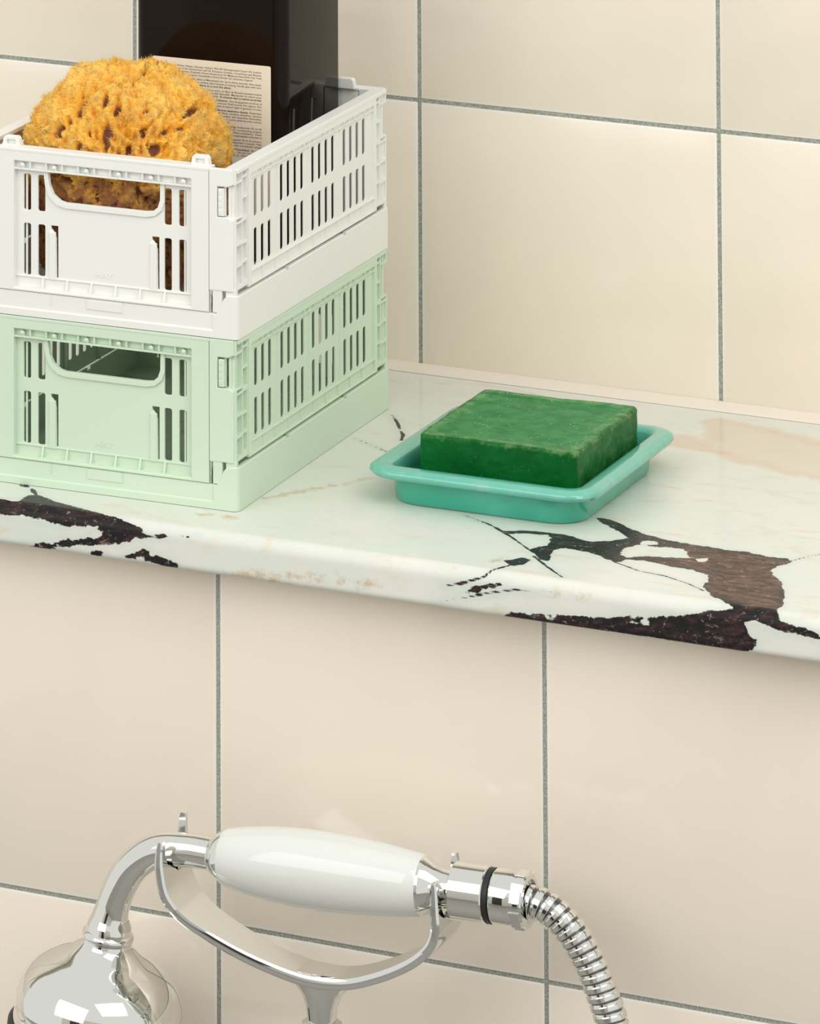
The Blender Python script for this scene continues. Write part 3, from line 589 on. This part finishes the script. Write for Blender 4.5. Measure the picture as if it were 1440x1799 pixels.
bmesh.ops.bevel(bm, geom=[e for e in bm.edges if abs(e.verts[0].co.z-e.verts[1].co.z) > 1], offset=.45, segments=4, affect='EDGES', profile=.5)
bmesh.ops.bevel(bm, geom=[e for e in bm.edges if e.verts[0].co.z > 3 and e.verts[1].co.z > 3], offset=.16, segments=3, affect='EDGES', profile=.5)
bmesh.ops.triangulate(bm, faces=bm.faces[:])
for _ in range(6):
    es = [e for e in bm.edges if e.calc_length() > .28]
    if not es: break
    bmesh.ops.subdivide_edges(bm, edges=es, cuts=1); bmesh.ops.triangulate(bm, faces=[f for f in bm.faces if len(f.verts) > 3])
P = np.array([q.co[:] for q in bm.verts]); n1 = fbm(P+20, .5, 3, 5)-.5; n2 = fbm(P+20, 2.2, 2, 9)-.5
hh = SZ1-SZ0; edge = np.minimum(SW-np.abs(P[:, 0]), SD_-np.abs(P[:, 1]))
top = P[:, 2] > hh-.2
for i, q in enumerate(bm.verts):
    c = Vector((q.co.x/SW, q.co.y/SD_, 0)); c = c.normalized() if c.length else c
    side_ = edge[i] < .05
    if top[i]: q.co.z += float(n1[i]*.16+n2[i]*.05-.05*max(0, 1-edge[i]/.6)*0-.06*(edge[i] > .9))
    if side_: q.co.x += c.x*float(n1[i]*.16+n2[i]*.05); q.co.y += c.y*float(n1[i]*.16+n2[i]*.05)
worn_highlight = np.clip(1-np.abs(edge-.38)/.55, 0, 1)*top+np.clip(1-np.abs(P[:, 0]-SW)/.05, 0, 1)*.3*(edge < .1)+np.clip(1-edge/.8, 0, 1)*top*.3
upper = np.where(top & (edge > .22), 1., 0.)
soap.bm(bm, None, True)
so = soap.obj('soap_bar', 'soap_green', None, 50, dict(worn_highlight=worn_highlight, upper=upper)); so.location = W(SX, SY, SZ0+.02); so.rotation_euler = (0, 0, .02)
tag(so, 'square bar of green soap lying in the turquoise dish', 'soap')

# ================================================================ hand shower, cradle, hose
YH = -9.45
hs = root('hand_shower', (0, YH, -22), 'chrome hand shower with white ceramic handle resting in the forked cradle', 'hand shower')
def q3(x, z, y=0): return (x, y, z+22)          # scene x, z -> local
path = spline([q3(*p) for p in ((-4.12, -21.95), (-3.92, -20.8), (-3.42, -19.4), (-2.5, -17.97), (-1.0, -16.92), (.9, -16.62), (2.5, -16.6))], 8)
rad = np.interp(np.linspace(0, 1, len(path)), [0, .05, .12, .2, 1], [1.34, 1.3, 1.08, .97, .93])
MB().tube(path, rad, 40).obj('neck', 'chrome', hs, 40)
ax = Vector((15.45-2.93, 0, .28)).normalized(); A = q3(2.5, -16.64)
MB().lathe([(.94, -.1), (.98, .0), (1.12, .12), (1.3, .4), (1.42, .72), (1.42, .9)], 48, A, ax).obj('collar', 'chrome', hs, 40)
MB().lathe([(1.3, .74), (1.5, .78), (1.6, .98), (1.78, 2.0), (2.0, 3.6), (2.12, 5.4), (2.14, 7.0), (2.08, 8.8), (1.95, 10.6), (1.78, 12.1), (1.66, 12.95), (1.58, 13.08), (1.3, 13.1)], 64, A, ax).obj('handle', 'ceramic_white', hs, 40)
MB().lathe([(1.5, 13.0), (1.6, 13.08), (1.6, 13.25), (1.5, 13.4), (1.25, 13.8), (1.05, 14.3), (.95, 14.9), (.93, 15.3)], 48, A, ax).obj('collar', 'chrome', hs, 30)
MB().lathe([(.5, 14.95), (1.5, 14.97), (1.57, 15.06), (1.57, 17.0), (1.45, 17.1)], 48, A, ax).obj('connector', 'chrome', hs, 30)
MB().lathe([(1.4, 16.9), (1.5, 17.05), (1.5, 17.4), (1.4, 17.45)], 48, A, ax).obj('seal_ring', 'rubber_black', hs, 40)
# bell shaped rose
hd = Vector((-.62, 0, -4.29)).normalized(); HA = q3(-4.13, -21.95)
MB().lathe([(1.25, -.06), (1.36, -.02), (1.50, .12), (1.52, .3), (1.46, .45)], 56, HA, hd).obj('neck_ring', 'chrome', hs, 40)
bell = [(1.40, .40), (1.5, .7), (1.78, 1.0), (2.3, 1.4), (3.1, 1.85), (3.9, 2.4), (4.45, 3.0), (4.78, 3.7), (4.88, 4.3), (4.84, 4.7), (4.70, 4.86), (4.66, 4.98), (4.82, 5.12), (4.9, 5.6), (4.86, 6.2), (4.6, 6.6)]
bell = [tuple(q) for q in spline(bell, 4)]
MB().lathe(bell, 72, HA, hd).obj('shower_head', 'chrome', hs, 28)
MB().lathe([(5.0, 5.75), (5.15, 5.9), (5.15, 6.3), (5.0, 6.45), (4.2, 6.5)], 72, HA, hd).obj('rim_seal', 'rubber_black', hs, 40)
MB().lathe([(4.75, 6.4), (4.7, 6.75), (4.3, 6.9)], 64, HA, hd).obj('spray_plate', 'ceramic_white', hs, 40)

# cradle
cr = root('shower_cradle', (9, YH, -34), 'chrome forked yoke on a post holding the hand shower against the tiles', 'shower cradle')
cf = [(.02, -15.72), (-.05, -16.5), (.0, -17.4), (.32, -18.66), (1.22, -19.73), (2.83, -20.6), (4.96, -21.42), (7.08, -21.98), (9.2, -22.25), (11.29, -22.02), (13.38, -21.25), (15.3, -20.2), (16.55, -19.1), (17.0, -18.1), (16.97, -16.9), (16.9, -15.45)]
pth = spline([(a-.05, 0, b-.1) for a, b in cf], 6); n = len(pth)
arc = np.concatenate([[0], np.cumsum([np.linalg.norm(pth[i+1]-pth[i]) for i in range(n-1)])]); Lt = arc[-1]
def frame(i):
    p = pth[i]; tg = pth[min(i+1, n-1)]-pth[max(i-1, 0)]; tg = tg/np.linalg.norm(tg); nm = np.array([-tg[2], 0, tg[0]])
    e = min(arc[i], Lt-arc[i]); hw = float(np.interp(e, [0, 1.5, 3.2, 6, 10, 14], [1.85, 1.95, 1.95, 1.55, 1.3, 1.25]))
    nd = 1.9 if arc[i] < Lt/2 else 2.3
    g = 1.42 if e < nd-1.3 else (1.42*math.sqrt(max(0, 1-((e-nd+1.3)/1.3)**2)) if e < nd else 0)
    return p, nm, e, hw, max(0., g), float(np.interp(e, [0, .25, 1.5, 8, 14], [.13, .20, .27, .30, .32]))
def sect(i, pts):
    p, nm, e, hw, g, th = frame(i); q = []
    for v_, t_, s_ in pts(hw, g, th):
        P_ = p+nm*t_; q.append((P_[0]-9, v_, P_[2]+34+(.75*max(0, 1-e/2.2) if s_ > 0 else 0)))
    return q
def half(sg): return lambda hw, g, th: [(sg*v_, t_, sg) for v_, t_ in ((hw-.1, -th), (hw, -th*.5), (hw, th*.5), (hw-.1, th), (g, th), (g, -th))]
def whole(hw, g, th): return [(v_, t_, 0) for v_, t_ in ((hw-.1, -th), (hw, -th*.5), (hw, th*.5), (hw-.1, th), (-hw+.1, th), (-hw, th*.5), (-hw, -th*.5), (-hw+.1, -th))]
ia = min(i for i in range(n) if frame(i)[4] == 0); ib = max(i for i in range(n) if frame(i)[4] == 0)
mb = MB(); loft([sect(i, whole) for i in range(ia, ib+1)], mb)
for sg in (1, -1):
    loft([sect(i, half(sg)) for i in range(0, ia+1)], mb); loft([sect(i, half(sg)) for i in range(ib, n)], mb)
mb.obj('fork', 'chrome_satin', cr, 35)
secs = []
for z_, hx, hy, cx in ((-21.95, 2.9, 1.0, 9.2), (-22.35, 2.35, 1.15, 9.25), (-22.8, 1.7, 1.1, 9.3), (-23.3, 1.2, 1.0, 9.3), (-24.0, .92, .9, 9.3), (-24.8, .8, .85, 9.3), (-25.6, .8, .8, 9.3), (-33.0, .8, .8, 9.3)):
    secs.append([(cx-9+hx*math.cos(a), hy*math.sin(a), z_+34) for a in [2*math.pi*k/28 for k in range(28)]])
loft(secs, MB(), True).obj('post', 'chrome', cr, 40)
MB().lathe([(.9, 8.55), (1.15, 8.65), (1.15, 9.1), (.9, 9.2)], 40, (.3, 0, 0)).obj('post_ring', 'chrome', cr, 40)
wl = YL-YH
MB().tube(spline([(.3, 0, 1.2), (.3, .1, .3), (.3, .9, -.4), (.3, 2.2, -.55), (.3, wl-.2, -.55)], 6), .8, 28).obj('wall_arm', 'chrome', cr, 40)
MB().lathe([(3.2, wl-.35), (3.2, wl-.02)][::-1]+[(2.9, wl-.7), (1.2, wl-1.1), (.9, wl-1.15)], 48, (.3, 0, -.55), (0, 1, 0)).obj('wall_flange', 'chrome', cr, 40)

# hose
ho = root('shower_hose', (22, YH, -50), 'ribbed chrome shower hose curving down from the handle', 'hose')
hp = [(21.55, -16.22), (22.6, -16.32), (23.55, -16.72), (24.6, -17.7), (25.55, -19.1), (26.25, -20.6), (26.8, -22.1), (27.2, -24), (27.2, -28), (26.0, -33), (23.6, -37.5), (21.5, -41.5), (20.4, -46), (20.2, -52), (20.2, -58)]
hpth = spline([(a-22, 0, b+50) for a, b in hp], 24); harc = np.concatenate([[0], np.cumsum([np.linalg.norm(hpth[i+1]-hpth[i]) for i in range(len(hpth)-1)])])
MB().tube(hpth, .79, 24).obj('inner_tube', 'steel_dark', ho, 40)
RP = .54
ringm = MB().lathe([(.80, -.27), (.87, -.265), (.885, -.14), (.935, -.13), (.955, -.09), (.955, .13), (.935, .17), (.80, .175)], 40).mesh('hose_ring', 'chrome', 25)
k = 0; s_ = .45
while s_ < harc[-1]-.6:
    p = Vector([float(np.interp(s_, harc, [q[j] for q in hpth])) for j in range(3)]); p2 = Vector([float(np.interp(s_+.3, harc, [q[j] for q in hpth])) for j in range(3)])
    o = bpy.data.objects.new('hose_ring', ringm); COL.objects.link(o); o.parent = ho; o.location = p*.01; dr = (p2-p).normalized()
    qn = dr.to_track_quat('Z', 'Y'); o.rotation_euler = (qn @ Matrix.Rotation(.09, 3, 'X').to_quaternion()).to_euler(); s_ += RP
NA = Vector(A)+ax*17.46+Vector((0, YH-YH, 0)); NA = Vector((NA.x-22, 0, NA.z-22+50))
nut = MB().lathe([(1.3, 0), (1.5, .02), (1.55, .1), (1.55, 1.2), (1.48, 1.35), (1.48, 1.9), (1.42, 2.0), (1.15, 2.02), (1.12, 1.8), (.85, 1.78)], 48, NA, ax)
nut.obj('hose_nut', 'chrome', ho, 30)
for an in range(6):   # spanner flats
    a = math.radians(an*60+30); u_ = Vector((0, math.cos(a), math.sin(a)))
    c = NA+ax*1.62+u_*1.41
    xf = lambda x, y, z, c=c, u_=u_: tuple(c+ax*x+u_*y+ax.cross(u_)*z)
    MB().box(-.33, .27, -.12, .085, -.55, .55, .02, xf).obj('spanner_flat', 'chrome', ho)
we = Vector((20.2-22, 0, -58+50))
MB().tube(spline([we+Vector(q) for q in ((0, 0, .8), (0, 0, -.4), (0, .9, -1.3), (0, 2.5, -1.5), (0, wl-.2, -1.5))], 6), 1.05, 28).obj('wall_elbow', 'chrome', ho, 40)
MB().lathe([(2.6, wl-.02), (2.6, wl-.35), (2.3, wl-.6), (1.1, wl-.7)], 48, tuple(we+Vector((0, 0, -1.5))), (0, 1, 0)).obj('wall_flange', 'chrome', ho, 40)
